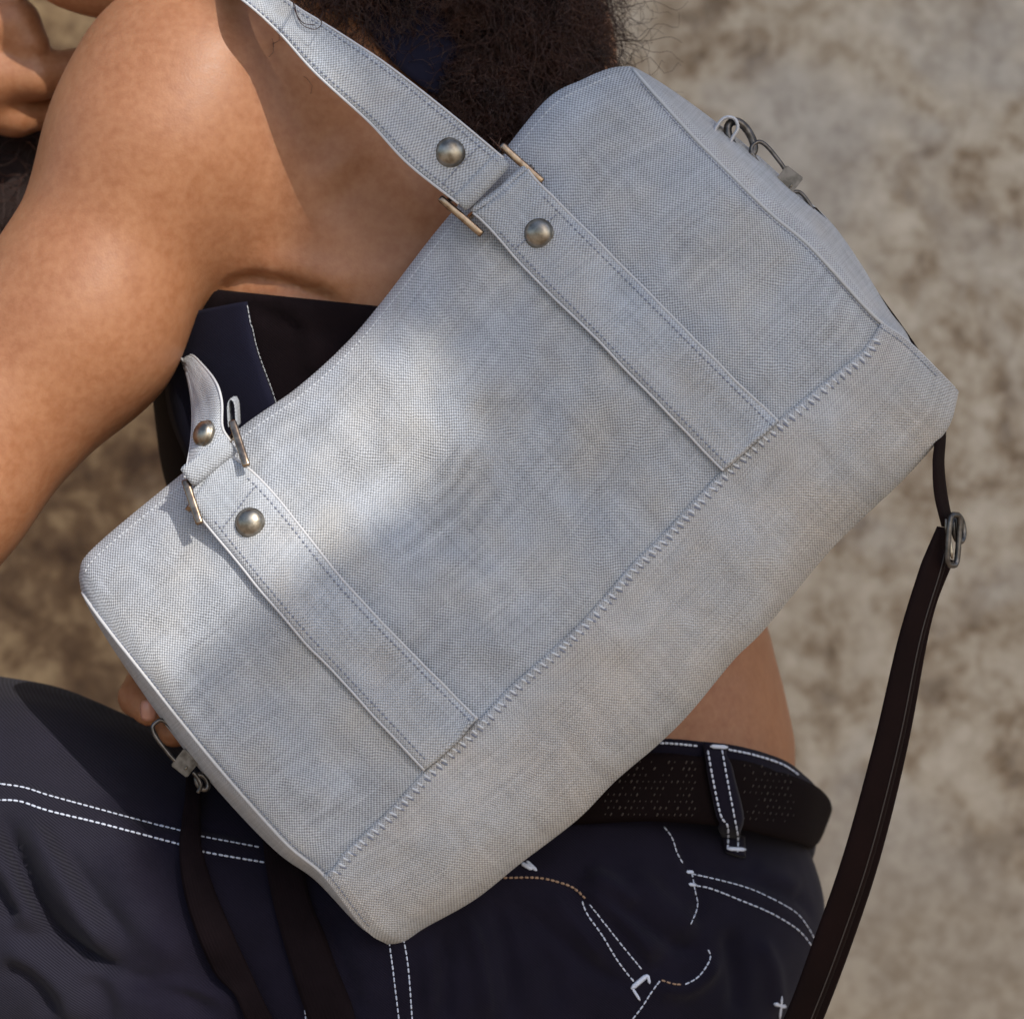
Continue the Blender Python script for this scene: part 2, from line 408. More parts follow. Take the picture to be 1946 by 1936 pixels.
# ------------------------------------------------------------------ setting
WY = 0.72
def subplane(name, o, u, v, n, m, th, mat, rough):
    o, u, v = map(Vector, (o, u, v)); N = u.cross(v).normalized(); vv = []
    for i in range(n):
        for j in range(m):
            p = o + u * (i / (n - 1)) + v * (j / (m - 1))
            vv.append(p + N * rough * (noise.noise(p * 3.1) + .5 * noise.noise(p * 11)))
    f = gridfaces(n, m); b = len(vv)
    vv += [o - N * th, o + u - N * th, o + u + v - N * th, o + v - N * th]
    e = [0, (n - 1) * m, n * m - 1, m - 1]
    for k in range(4):
        f.append((e[k], e[(k + 1) % 4], b + (k + 1) % 4, b + k))
    f.append((b, b + 3, b + 2, b + 1))
    ob = mesh(name, vv, f, mat); ob['kind'] = 'structure'; return ob
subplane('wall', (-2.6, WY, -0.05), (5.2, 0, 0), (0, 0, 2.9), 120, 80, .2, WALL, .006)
subplane('ground', (-30, -30, 0), (60, 0, 0), (0, 30 + WY + .1, 0), 40, 40, .2, GROUND, .01)
# unseen sun blocker, added so that its cut edge draws the patch of sun
edge = [(400, -5200), (490, -260), (590, -70), (668, 80), (690, 200), (655, 330), (735, 480), (850, 620), (895, 740), (885, 860), (700, 985), (480, 1150), (325, 1285), (380, 1480), (500, 1800), (640, 2500), (9000, 2500), (9000, -5200)]
bl_pts = []
for q in edge:
    bl_pts.append(P(q[0], q[1], -0.085) + SUN * (2.3 + 0.0 * q[0]))
n_ = len(bl_pts); back = [p + SUN * .006 for p in bl_pts]
blocker = mesh('sun_blocker', bl_pts + back, [tuple(range(n_)), tuple(range(n_, 2 * n_))[::-1]] + [(i, (i + 1) % n_, n_ + (i + 1) % n_, n_ + i) for i in range(n_)], BLOCKER_M, smooth=False)
blocker['kind'] = 'structure'

# ------------------------------------------------------------------ person
def Q(px, py, y): return tuple(P(px, py, y))
person = empty('person', (P(1050, 1900, .1).x, .1, P(0, 2300, .1).z), 'seated person leaning forward in dark jeans and top, grey bag on their shoulder', 'person')
torso = [
    ('c', Q(640, 290, .065), Q(760, 620, .085), .078, .095, .03),
    ('c', Q(760, 620, .085), Q(900, 1000, .11), .095, .108, .05),
    ('c', Q(900, 1000, .11), Q(1065, 1330, .11), .106, .100, .05),
    ('c', Q(1065, 1330, .11), Q(1095, 1480, .11), .100, .108, .05),
    ('c', Q(560, 120, .05), Q(900, 120, .13), .055, .075, .05),          # shoulder girdle
    ('c', Q(640, 560, .07), Q(660, 820, .085), .086, .088, .04),          # chest side
]
arm = [
    ('c', Q(352, 178, .002), Q(300, 300, -.004), .0475, .0490, .03),
    ('c', Q(300, 300, -.004), Q(145, 615, -.012), .0490, .0462, .02),
    ('c', Q(145, 615, -.012), Q(-136, 930, -.03), .0462, .0430, .02),
    ('c', Q(-136, 930, -.03), Q(-270, 1120, -.04), .0430, .0400, .02),
    ('c', Q(400, 200, .015), Q(620, 300, .055), .050, .070, .045),        # deltoid into shoulder blade
    ('c', Q(470, 360, .03), Q(620, 470, .05), .052, .062, .03),           # muscle behind the armpit
    ('c', Q(-270, 1120, -.04), Q(-130, 330, .075), .036, .025, .012),       # forearm folded up to the chin
]
hand = [
    ('e', Q(-40, 110, 0.095), (.030, .018, .036), .02),
    ('c', Q(-60, 150, 0.087), Q(70, 146, 0.087), .0122, .0118, .008),
    ('c', Q(70, 146, 0.087), Q(170, 128, 0.099), .0118, .0105, .003),
    ('c', Q(-60, 215, 0.099), Q(30, 222, 0.099), .0105, .0100, .004),
    ('c', Q(30, 222, 0.099), Q(110, 205, 0.109), .0100, .0090, .003),
    ('c', Q(-60, 60, 0.085), Q(30, 45, 0.083), .0130, .0122, .006),
    ('c', Q(30, 45, 0.083), Q(55, 85, 0.083), .0122, .0105, .003),
    ('c', Q(-60, 0, 0.095), Q(20, -20, 0.095), .0115, .0105, .004),
    ('c', Q(-40, -10, 0.085), Q(60, -60, 0.075), .0110, .0095, .004),         # thumb along the jaw
]
head = [
    ('e', Q(330, -420, .07), (.095, .078, .105), .02),
    ('c', Q(190, -95, .055), Q(360, -160, .075), .030, .034, .03),        # jaw
    ('c', Q(130, -75, .055), Q(200, -65, .05), .0215, .022, .012),        # chin
    ('c', Q(500, -130, .09), Q(640, 80, .10), .050, .055, .05),           # neck
    ('c', Q(30, -330, .07), Q(-15, -270, .07), .009, .012, .010),         # nose
    ('c', Q(48, -190, .06), Q(52, -190, .08), .009, .009, .008),          # lips
    ('c', Q(55, -160, .06), Q(60, -160, .08), .009, .009, .006),
    ('e', Q(455, -330, .0), (.014, .007, .022), .006),                    # ear
]
farhand = [                                                               # the other arm, behind the bag, fingertips at its end
    ('c', Q(520, 600, .16), Q(560, 1000, .15), .040, .034, .02),
    ('c', Q(560, 1000, .15), Q(430, 1250, .03), .030, .023, .02),
    ('e', Q(400, 1290, .012), (.030, .016, .034), .015),
    ('c', Q(400, 1250, .012), Q(285, 1285, .004), .0105, .0100, .008),
    ('c', Q(285, 1285, .004), Q(262, 1325, -.010), .0100, .0092, .002),
    ('c', Q(262, 1325, -.010), Q(284, 1348, -.020), .0090, .0078, .002),
    ('c', Q(420, 1320, .020), Q(318, 1352, .014), .0095, .0090, .006),
    ('c', Q(318, 1352, .014), Q(330, 1390, .000), .0088, .0075, .002),
    ('c', Q(430, 1350, .024), Q(372, 1392, .020), .0090, .0085, .006),
    ('c', Q(372, 1392, .020), Q(386, 1420, .006), .0080, .0070, .002),
    ('c', Q(390, 1220, .010), Q(300, 1215, .0), .0110, .0095, .006),
]
body_pr = torso[:5] + arm + head
def fbody(X): return smin(smin(sd(body_pr, X), sd(hand, X), .004), sd(farhand, X), .004)
v, F = surfnet(fbody, (-.36, -.10, .42), (.17, .26, 1.30), .0034)
# armpit crease and shoulder-blade relief
px, py = topx(v); N = vnormals(v, F); front = (N[:, 1] < .3)
def relief(v, N, px, py, pts, amp, wid, kind='g', zone=None):
    d, sde, tt = polydist(px, py, pts); blend = np.clip(np.minimum(tt, 1 - tt) * 6, 0, 1)
    if kind == 'g': w = np.exp(-(d / wid) ** 2) * blend
    else: w = (0.5 + 0.5 * np.tanh(-sde * d / (wid * .4))) * np.exp(-(d / (wid * 5)) ** 2) * blend
    m = (N[:, 1] < .25)
    if zone is not None: m &= zone
    v[m] += N[m] * (amp * w)[m][:, None]
near = v[:, 1] < .06
for pts, amp, wid in (([(415, 560), (460, 536), (520, 534), (590, 556), (650, 575)], -.0045, 12), ([(430, 585), (500, 560), (580, 580)], .003, 16),
                      ([(480, 505), (560, 508), (680, 545)], .003, 30), ([(500, 60), (560, 180), (640, 310)], -.004, 55), ([(640, 330), (720, 420), (760, 500)], -.003, 60)):
    relief(v, N, px, py, pts, amp, wid, 'g', near)
body = mesh('body', v, F, SKIN, person)
body_bvh = bvh_of(body)
# fingernail on the fingertip beside the bag
sp = Soup(); c = P(281, 1350, -.0285); vv = []; n = 7
for i in range(n):
    for j in range(n):
        s_, t_ = -1 + 2 * i / (n - 1), -1 + 2 * j / (n - 1); r_ = 1 / max(1, math.hypot(s_, t_) ** .6)
        vv.append(c + Vector((s_ * .0036 * r_, .0022 * (s_ * s_ + .5 * t_ * t_), t_ * .0048 * r_)))
sp.add(vv, gridfaces(n, n)); nl = sp.build('fingernail', NAIL, person); md = nl.modifiers.new('s', 'SOLIDIFY'); md.thickness = .0006

# tank top
def plane(X, p0, p1, y):                               # positive above the line p0-p1 (photo px), plane through the lens
    a, b = np.array(P(*p0, y)), np.array(P(*p1, y)); c = np.array(CAM); n = np.cross(a - c, b - c); n /= np.linalg.norm(n)
    if n[2] < 0: n = -n
    return (X - a.astype(np.float32)) @ n.astype(np.float32)
def ftop(X):
    d = sd(torso, X, .0045)
    return np.maximum(np.maximum(d, plane(X, (430, 552), (800, 590), 0) * 1.0), -plane(X, (300, 1080), (1500, 1080), .1))
v, F = surfnet(ftop, (-.20, -.06, .50), (.20, .26, .95), .0042)
px, py = topx(v); N = vnormals(v, F)
for pts, amp, wid in (([(470, 580), (560, 620), (640, 640)], -.003, 14), ([(360, 700), (380, 800), (400, 900)], -.004, 18), ([(560, 590), (600, 650), (590, 720)], .003, 18)):
    relief(v, N, px, py, pts, amp, wid)
top = mesh('tank_top', v, F, TOPM, person); top_bvh = bvh_of(top)
g = drape(top_bvh, [(380, 590), (330, 690), (330, 780), (375, 900)], [(475, 572), (492, 660), (522, 745), (560, 850)], 40, 16, .003)
bib = shell('side_panel', g, .003, NAVY, top)
sp = Soup(); bb = bvh_of(bib); stitch_line(sp, bb, [(470, 580), (486, 660), (516, 745), (530, 790)], 9, 8, .00018); sp.build('stitching', THREAD_G, top, stuff=True)
g = drape(body_bvh, [(670, -60), (680, 30), (735, 120), (820, 190)], [(840, -60), (850, 40), (900, 130), (980, 240)], 30, 12, .004)
shell('shoulder_band', g, .003, NAVY, top)

# jeans
jp = [
    ('e', Q(1085, 1790, .10), (.121, .115, .105), .03),
    ('c', Q(1095, 1560, .11), Q(1090, 1700, .10), .1085, .116, .04),
    ('c', Q(1040, 1840, .085), Q(760, 1850, .055), .108, .100, .05),
    ('c', Q(760, 1850, .055), Q(320, 1800, .045), .100, .0925, .03),
    ('c', Q(320, 1800, .045), Q(0, 1688, .045), .0925, .0945, .03),
    ('c', Q(0, 1688, .045), Q(-400, 1540, .03), .0945, .086, .03),
    ('c', Q(1000, 1900, .20), Q(100, 1960, .22), .105, .09, .03),
]
def fj(X):
    hips = np.maximum(sd(jp[:2], X), plane(X, (900, 1530), (1560, 1545), .0))
    return smin(sd(jp[2:], X), hips, .03)
v, F = surfnet(fj, (-.37, -.10, .44), (.20, .32, .75), .0026)
px, py = topx(v); N = vnormals(v, F); q = v * 1.0
fold = [
    ([(0, 1771), (36, 1786), (109, 1797), (164, 1819), (211, 1848), (273, 1866), (364, 1870), (430, 1888), (470, 1930)], -.005, 16, 's'),
    ([(2, 1540), (28, 1600), (62, 1690), (104, 1765), (170, 1820), (235, 1850)], -.0085, 15, 'g'),
    ([(-40, 1560), (0, 1640), (40, 1720), (80, 1775)], .006, 22, 'g'),
    ([(45, 1550), (92, 1640), (150, 1735), (225, 1830)], .010, 26, 'g'), ([(0, 1800), (60, 1830), (120, 1880), (150, 1950)], .006, 24, 'g'), ([(215, 1860), (330, 1890), (420, 1930)], -.005, 18, 'g'),
    ([(-30, 1660), (0, 1700), (30, 1750)], -.007, 16, 'g'),
    ([(0, 1830), (60, 1860), (110, 1936)], -.004, 20, 'g'),
    ([(170, 1850), (200, 1900), (205, 1960)], -.004, 20, 'g'),
    ([(880, 1730), (905, 1800), (930, 1940)], .004, 15, 'g'), ([(840, 1760), (850, 1850), (850, 1940)], -.0035, 14, 'g'),
    ([(800, 1790), (812, 1860), (818, 1940)], .0025, 14, 'g'),
    ([(970, 1690), (1010, 1770), (1050, 1850), (1060, 1940)], -.003, 22, 'g'), ([(930, 1700), (960, 1780), (980, 1940)], -.0035, 16, 'g'),
    ([(1000, 1720), (1060, 1780), (1130, 1840), (1200, 1880)], -.004, 14, 'g'), ([(1040, 1700), (1100, 1760), (1150, 1830)], .003, 16, 'g'),
    ([(1093, 1690), (1130, 1722), (1190, 1770), (1240, 1840)], .006, 12, 's'),
    ([(1110, 1660), (1170, 1690), (1200, 1730)], .005, 20, 'g'), ([(1150, 1700), (1230, 1760), (1300, 1800), (1345, 1803)], -.004, 14, 'g'),
    ([(1190, 1650), (1260, 1720), (1330, 1770)], .004, 24, 'g'),
    ([(1240, 1870), (1300, 1880), (1345, 1850), (1360, 1815)], .004, 16, 'g'), ([(1380, 1760), (1400, 1850), (1400, 1930)], -.003, 18, 'g'),
    ([(1440, 1780), (1470, 1850), (1480, 1930)], .003, 16, 'g'), ([(1430, 1640), (1470, 1665), (1520, 1690)], .002, 20, 'g'),
    ([(270, 1500), (330, 1700), (430, 1900)], -.004, 34, 'g'), ([(210, 1620), (260, 1740), (340, 1840)], .003, 30, 'g'), ([(120, 1600), (180, 1700), (250, 1790)], -.003, 14, 'g'), ([(620, 1720), (640, 1800), (690, 1936)], -.004, 20, 'g'),
]
for pts in ([(1304, 1668), (1375, 1686), (1430, 1702), (1490, 1732), (1530, 1765), (1546, 1795)], [(1112, 1712), (1143, 1758), (1178, 1808), (1216, 1858)],
            [(751, 1770), (762, 1850), (772, 1960)], [(-20, 1503), (44, 1508), (91, 1525), (171, 1546), (255, 1569), (342, 1591), (505, 1625)]):
    fold.append((pts, .0016, 13, 'g'))
for pts in ([(1300, 1640), (1405, 1664), (1460, 1684), (1520, 1716), (1552, 1760)], [(-20, 1474), (44, 1481), (91, 1495), (171, 1517), (255, 1541), (342, 1563), (500, 1596)], [(1290, 1590), (1312, 1650), (1332, 1700), (1318, 1765)], [(792, 1775), (800, 1850), (806, 1950)]):
    fold.append((pts, -.0018, 8, 'g'))
for pts, amp, wid, kd in fold: relief(v, N, px, py, pts, amp, wid, kd)
nz = np.array([noise.noise(Vector(p) * 22) * .0016 + noise.noise(Vector(p) * 55) * .0006 for p in v]); v += N * nz[:, None]
jeans = mesh('jeans', v, F, DENIM, person); jb = bvh_of(jeans)
# waistband gaping at the back, belt over it, as closed rings round the waist
def ringband(front_t, front_b, ytop, ybot, back_dy, n=70, mm=8):
    """front edge curves given left to right in px with depth; the far side closes behind"""
    A = spline([(*p, y) for p, y in zip(front_t, ytop)], n); B = spline([(*p, y) for p, y in zip(front_b, ybot)], n)
    t = np.linspace(0, 1, mm)[None, :, None]; return PA(A[:, None] * (1 - t) + B[:, None] * t)
wt = [(960, 1425), (1100, 1408), (1249, 1403), (1330, 1408), (1407, 1418), (1485, 1442), (1525, 1470), (1552, 1500), (1540, 1530), (1400, 1500), (1150, 1490)]
wb = [(960, 1560), (1100, 1560), (1245, 1556), (1330, 1562), (1407, 1572), (1475, 1590), (1520, 1604), (1536, 1612), (1530, 1640), (1400, 1620), (1150, 1600)]
wy = [.005, -.006, -.008, -.004, .006, .030, .055, .085, .12, .19, .21]
g = ringband(wt, wb, wy, [y - .001 for y in wy], 0, 110, 10)
wband = shell('waistband', g, .003, DENIM, jeans); wbb = bvh_of(wband, jeans)
bt = [(960, 1452), (1100, 1436), (1249, 1430), (1330, 1437), (1407, 1444), (1469, 1462), (1531, 1484), (1562, 1503), (1577, 1530), (1520, 1520), (1300, 1500)]
bbm = [(960, 1572), (1100, 1566), (1236, 1560), (1345, 1567), (1407, 1575), (1485, 1594), (1525, 1605), (1542, 1613), (1550, 1590), (1500, 1600), (1300, 1600)]
by = [.000, -.011, -.013, -.010, .000, .023, .048, .080, .115, .17, .20]
g = ringband(bt, bbm, by, by, 0, 110, 12)
belt = shell('belt', g, .004, BELT, person); belt_bvh = bvh_of(belt)
sp = Soup()                                            # punched holes' raised rims across the belt
for i in range(36):
    for j in range(9):
        X = 1150 + i * 11 + (j % 2) * 5.5; f_ = (X - 1100) / 440
        Y = 1446 + j * 12.5 + 30 * max(0, f_ - .45) ** 1.3 + 4 * f_
        if X > 1325 and X < 1412 or X > 1512: continue
        h = hit(belt_bvh, X, Y, .0002)
        if h and random.random() < .8: q_ = random.uniform(.5, 1.1); sp.pill(h[0] + Vector((-.0004, 0, -.0007)) * q_, h[0] + Vector((.0004, 0, .0007)) * q_, .0004 * q_, h[1])
sp.build('perforation', BELTHI, belt, stuff=True)
allb = bvh_of(belt, wband, jeans)
g = drape(allb, [(1331, 1412), (1340, 1470), (1356, 1550), (1372, 1622)], [(1376, 1416), (1388, 1474), (1404, 1549), (1408, 1634)], 36, 8, .0032)
loop = shell('belt_loop', g, .0028, DENIM, jeans); lb = bvh_of(loop)
sp = Soup()
stitch_line(sp, lb, [(1345, 1425), (1354, 1475), (1370, 1550), (1383, 1570), (1382, 1625)], 11, 8.5, .00055)
stitch_line(sp, lb, [(1371, 1425), (1380, 1475), (1394, 1550), (1401, 1585), (1400, 1628)], 11, 8.5, .00055)
for (a1, a2) in (((1341, 1421), (1373, 1423)), ((1369, 1619), (1404, 1621))):
    h0, h1 = hit(allb, *a1, .0052), hit(allb, *a2, .0052)
    if h0 and h1: sp.pill(h0[0], h1[0], .0011, h0[1])
sp.build('stitching', THREAD_W, loop, stuff=True)
sp = Soup(); stitch_line(sp, wbb, [(1100, 1418), (1249, 1412), (1330, 1418)], 9, 8, .0006); stitch_line(sp, wbb, [(1382, 1424), (1430, 1434), (1485, 1452), (1520, 1475)], 9, 8, .0006)
sp.build('stitching', THREAD_W, wband, stuff=True)
seams = {
    'yoke': [[(1261, 1570), (1277, 1592), (1286, 1620), (1298, 1642)],
             [(1302, 1657), (1401, 1681), (1454, 1701), (1510, 1732), (1534, 1760), (1548, 1785)],
             [(1311, 1681), (1348, 1687), (1407, 1710), (1466, 1735), (1516, 1766), (1544, 1799)],
             [(1314, 1657), (1320, 1692), (1325, 1720), (1314, 1751), (1305, 1766)]],
    'pocket': [[(1345, 1803), (1350, 1819), (1339, 1841), (1323, 1859), (1298, 1872)], [(1255, 1862), (1236, 1887), (1218, 1915), (1190, 1950)],
               [(1120, 1716), (1143, 1747), (1180, 1794), (1224, 1847)], [(1106, 1710), (1115, 1735), (1143, 1775), (1174, 1825), (1205, 1865)]],
    'leg': [[(738, 1776), (748, 1850), (760, 1950)], [(764, 1770), (775, 1835), (784, 1950)], [(577, 1893), (583, 1950)]],
    'thigh': [[(-10, 1488), (44, 1496), (91, 1511), (171, 1533), (255, 1556), (342, 1578), (382, 1589), (500, 1611)],
              [(-10, 1520), (36, 1522), (91, 1540), (182, 1562), (273, 1586), (342, 1604), (386, 1618), (505, 1639)]]}
for k, ls in seams.items():
    sp = Soup()
    for l in ls: stitch_line(sp, jb, l, 11.5, 9.5, .00052 if k == 'thigh' else .00040, .0003)
    sp.build('seam_stitching', THREAD_W, jeans, stuff=True)
sp = Soup(); stitch_line(sp, jb, [(955, 1668), (1021, 1668), (1064, 1677), (1093, 1689), (1120, 1712)], 10, 8, .0006); stitch_line(sp, jb, [(1256, 1862), (1280, 1870), (1300, 1871)], 10, 8, .0005)
sp.build('seam_stitching', THREAD_T, jeans, stuff=True)
sp = Soup()                                            # bar tacks
for a1, a2, r_ in (((1199, 1878), (1230, 1851), .0013), ((1230, 1851), (1234, 1868), .0008), ((1201, 1876), (1216, 1900), .0007), ((1303, 1657), (1318, 1657), .001), ((1308, 1680), (1322, 1681), .0009),
                   ((990, 1640), (1012, 1652), .0012), ((1000, 1636), (1020, 1655), .0010), ((1470, 1905), (1492, 1912), .0012), ((1484, 1892), (1480, 1936), .0010)):
    h0, h1 = hit(jb, *a1, .0006), hit(jb, *a2, .0006)
    if h0 and h1: sp.pill(h0[0], h1[0], r_, h0[1])
sp.build('bar_tack', THREAD_W, jeans, stuff=True)
# welts: raised double seam cloth below the paired stitch lines
for A, B in (([(-30, 1478), (44, 1487), (171, 1524), (342, 1569), (505, 1602)], [(-30, 1530), (36, 1532), (182, 1572), (342, 1614), (510, 1648)]),
             ([(1304, 1650), (1401, 1673), (1454, 1692), (1512, 1724), (1546, 1768)], [(1306, 1688), (1348, 1696), (1407, 1719), (1466, 1744), (1540, 1806)])):
    pass

# hair
hair = Soup()
def ell(c, r, n=28):
    v = []; f = []
    for i in range(n + 1):
        for j in range(n):
            th = math.pi * i / n; ph = 2 * math.pi * j / n; q = Vector((math.sin(th) * math.cos(ph), math.sin(th) * math.sin(ph), math.cos(th)))
            q2 = 1 + .10 * noise.noise(q * 3.1 + Vector(c) * 9) + .05 * noise.noise(q * 9)
            v.append((c[0] + r[0] * q.x * q2, c[1] + r[1] * q.y * q2, c[2] + r[2] * q.z * q2))
    return v, gridfaces(n + 1, n, True)
masses = [(Q(850, -200, .060), (.070, .052, .102), 5200), (Q(560, -420, .09), (.105, .085, .085), 700), (Q(965, 60, .050), (.038, .038, .055), 4200), (Q(668, -75, -.004), (.024, .016, .034), 1300), (Q(905, 190, .004), (.017, .012, .019), 1400), (Q(30, 340, .15), (.050, .03, .07), 250)]
sp = Soup()
for c, r, k in masses: sp.add(*ell(c, tuple(x * .9 for x in r)))
vol = sp.build('hair_volume', HAIRD, None)
strands = Soup()
for c, r, k in masses:
    c = np.array(c)
    for _ in range(k):
        d = np.random.normal(size=3); d[1] -= .5; d /= np.linalg.norm(d)
        p = c + d * np.array(r) * np.random.uniform(.82, 1.0)
        L = np.random.uniform(.03, .075) * min(1, r[0] / .045); seg = 15; cr = np.random.uniform(.0012, .0032); ph = np.random.uniform(0, 6.28); tw = np.random.uniform(5, 11) * random.choice((-1, 1))
        dr = np.cross(d, np.random.normal(size=3)); dr[2] -= .9; dr += d * .14; dr /= np.linalg.norm(dr)
        a1 = np.cross(dr, (0.3, 1, .2)); a1 /= np.linalg.norm(a1); a2 = np.cross(dr, a1)
        t = np.linspace(0, 1, seg)[:, None]
        line = p + dr * L * t + d * .010 * np.sin(t * 2.6) + (a1 * np.cos(ph + tw * t * 2) + a2 * np.sin(ph + tw * t * 2)) * cr * (0.3 + t)
        line[:, 2] -= (t[:, 0] ** 2) * .008
        strands.tube(line, np.linspace(.00024, .00009, seg), 3)
hr = strands.build('hair', HAIR, person); hr['kind'] = 'stuff'
vol.parent = hr
vol.matrix_parent_inverse = WM(hr).inverted()

# ------------------------------------------------------------------ handbag
bag = empty('handbag', tuple(P(980, 960, -.04)), 'pale grey woven mesh handbag with studded straps, hanging tilted from the shoulder', 'handbag')
Tc = spline([(153, 1118), (151, 1088), (172, 1046), (300, 937), (463, 808), (564, 737), (655, 655), (725, 574), (826, 443), (937, 312), (1037, 191), (1108, 151), (1160, 130), (1197, 126)], 600)
Bc = spline([(735, 1788), (765, 1783), (804, 1757), (898, 1704), (985, 1635), (1093, 1552), (1166, 1478), (1249, 1407), (1308, 1348), (1390, 1249), (1450, 1189), (1579, 1035), (1707, 912), (1772, 841), (1801, 800), (1816, 741)], 600)
Lc = spline([(153, 1118), (170, 1147), (212, 1204), (282, 1292), (342, 1368), (425, 1469), (542, 1600), (615, 1662), (692, 1760), (735, 1788)], 600)
Rc = spline([(1197, 126), (1248, 184), (1321, 264), (1354, 297), (1460, 402), (1543, 473), (1660, 600), (1725, 650), (1816, 741)], 600)
def cv(c, t):
    x = np.clip(t, 0, 1) * (len(c) - 1); i = np.minimum(x.astype(int), len(c) - 2); f = (x - i)[..., None]; return c[i] * (1 - f) + c[i + 1] * f
def bagpx(s, t):
    s, t = np.broadcast_arrays(np.asarray(s, float), np.asarray(t, float)); S_, T_ = s[..., None], t[..., None]
    return (cv(Tc, s) * (1 - T_) + cv(Bc, s) * T_ + cv(Lc, t) * (1 - S_) + cv(Rc, t) * S_
            - (Tc[0] * (1 - S_) * (1 - T_) + Tc[-1] * S_ * (1 - T_) + Bc[0] * (1 - S_) * T_ + Bc[-1] * S_ * T_))
YC = -.045
_rg = np.random.RandomState(3).uniform(-1, 1, (64, 64))
def vn(u, v):
    u = np.asarray(u) % 60; v = np.asarray(v) % 60; i = u.astype(int); j = v.astype(int); f = u - i; g_ = v - j; f = f * f * (3 - 2 * f); g_ = g_ * g_ * (3 - 2 * g_)
    return (_rg[i, j] * (1 - f) + _rg[i + 1, j] * f) * (1 - g_) + (_rg[i, j + 1] * (1 - f) + _rg[i + 1, j + 1] * f) * g_
def wr(s, t):
    """soft dents and drag lines in the cloth, metres"""
    def g(a, b, w): return np.exp(-((a - b) / w) ** 2)
    z = .0030 * np.sin(7.0 * s + 2.2 * t + .6) * np.sin(3.1 * t) + .0014 * np.sin(17 * s - 9 * t) * g(t, .35, .3)
    z += -.0045 * g(s - .25 * t, .34, .07) * g(t, .3, .28) + .0030 * g(s + .3 * t, .30, .05) * g(t, .25, .25)
    z += -.0030 * g(s - .1 * t, .80, .06) * g(t, .35, .3) + .002 * g(s + .2 * t, 1.0, .08) * g(t, .45, .3)
    z += -.003 * g(t, .07 + .03 * np.sin(9 * s), .035) - .0022 * g(s, .12, .05) * g(t, .55, .2)
    z += .0012 * np.sin(31 * s + 13 * t) * g(t, .5, .4) * .5 + .0010 * np.sin(43 * s + 5 * np.sin(7 * t)) * g(t, .08, .08)
    z += .0032 * vn(s * 8 + 3 + 2 * t, t * 4 + 7) + .0017 * vn(s * 17 - 5 * t + 20, t * 9 + 3) + .0007 * vn(s * 40 + 6 * t + 9, t * 15 + 30)
    z -= .0016 * np.abs(vn(s * 6 + 5 * t + 30, t * 5 + 11)) ** .5 * g(t, .12, .12)
    return z
def bagpt(s, a):
    s, a = np.broadcast_arrays(np.asarray(s, float), np.asarray(a, float))
    t = (1 - np.cos(2 * np.pi * a)) / 2; sg = np.where(a < .5, -1.0, 1.0)
    H = .048 * (0.86 + .14 * np.sin(np.pi * s)); h = H * np.sqrt(np.clip(1 - (1 - t) ** 3.2, 0, 1)) * np.sqrt(np.clip(1 - t ** 7, 0, 1))
    groove = .0022 * (np.exp(-(s / .012) ** 2) + np.exp(-((1 - s) / .012) ** 2))
    y = YC + sg * (h * (1 - groove / .05) + 0) + np.where(sg < 0, -wr(s, t) * (h / H) * np.sin(np.pi * np.clip(s, 0, 1)) ** .3, 0)
    px = bagpx(s, t); return PA(np.concatenate([px, y[..., None]], -1)), t
ns, na = 200, 220
s_ = np.linspace(0, 1, ns)[:, None]; a_ = np.linspace(0, 1, na, endpoint=False)[None, :]
g, tt = bagpt(s_, a_)
uv = np.stack([np.broadcast_to(s_ * 1480, tt.shape), np.where(a_ < .5, tt, 2 - tt) * 900], -1)
fb = gridfaces(ns, na, True)
front = mesh('main_panel', g.reshape(-1, 3), fb, CLOTH, bag, uv=uv.reshape(-1, 2))
# end panels
def endpanel(side):
    n, m = 90, 24; t = np.linspace(0.0, 1.0, n)[:, None]; e = np.linspace(0, 1, m)[None, :]
    a = np.arccos(1 - 2 * t) / (2 * np.pi); sv = 0.0 if side < 0 else 1.0
    f_, _ = bagpt(np.full_like(a, sv), a); pf = bagpx(np.full_like(t, sv), t)[:, 0]; yf = f_[:, 0, 1][:, None]; yb = 2 * YC - yf
    if side < 0: B = 30 * np.sin(np.pi * np.clip(t * 1.02, 0, 1)) ** .8; out = np.array([-.766, .643])
    else: B = 62 * np.sin(np.pi * np.clip(t / .86, 0, 1)) ** .75 + 4 * np.sin(np.pi * t); out = np.array([.70, -.714])
    sh = B * np.clip(np.sin(np.pi * e), 0, 1) ** .6
    px = pf[:, None, :] + out * sh[..., None]; y = yf + (yb - yf) * e
    G = PA(np.concatenate([px, y[..., None]], -1)); uvv = np.stack([np.broadcast_to(e * 380, y.shape), np.broadcast_to(t * 880, y.shape)], -1)
    return mesh('end_panel', G.reshape(-1, 3), gridfaces(n, m), CLOTH_B, bag, uv=uvv.reshape(-1, 2))
ends = [endpanel(-1), endpanel(1)]
# bottom panel, a second layer over the lower part
seam = spline([(600, 1672), (617, 1655), (700, 1578), (800, 1477), (907, 1371), (1010, 1268), (1128, 1148), (1249, 1020), (1380, 896), (1480, 802), (1590, 700), (1682, 612), (1700, 600)], 200)
gs, gt = np.meshgrid(np.linspace(0, 1, 241), np.linspace(.5, 1, 201), indexing='ij'); gp = bagpx(gs, gt)
sS = []; sT = []
for q in seam:
    i = np.argmin(np.sum((gp - q) ** 2, -1)); sS.append(gs.flat[i]); sT.append(gt.flat[i])
pf = np.polyfit(sS, sT, 3); tsm = lambda s: np.polyval(pf, s)
ns2, nb = 200, 60; s2 = np.linspace(.001, .999, ns2); e = np.linspace(0, 1, nb)
a0 = np.arccos(1 - 2 * tsm(s2)) / (2 * np.pi); A2 = a0[:, None] + (1 - 2 * a0)[:, None] * e[None, :]
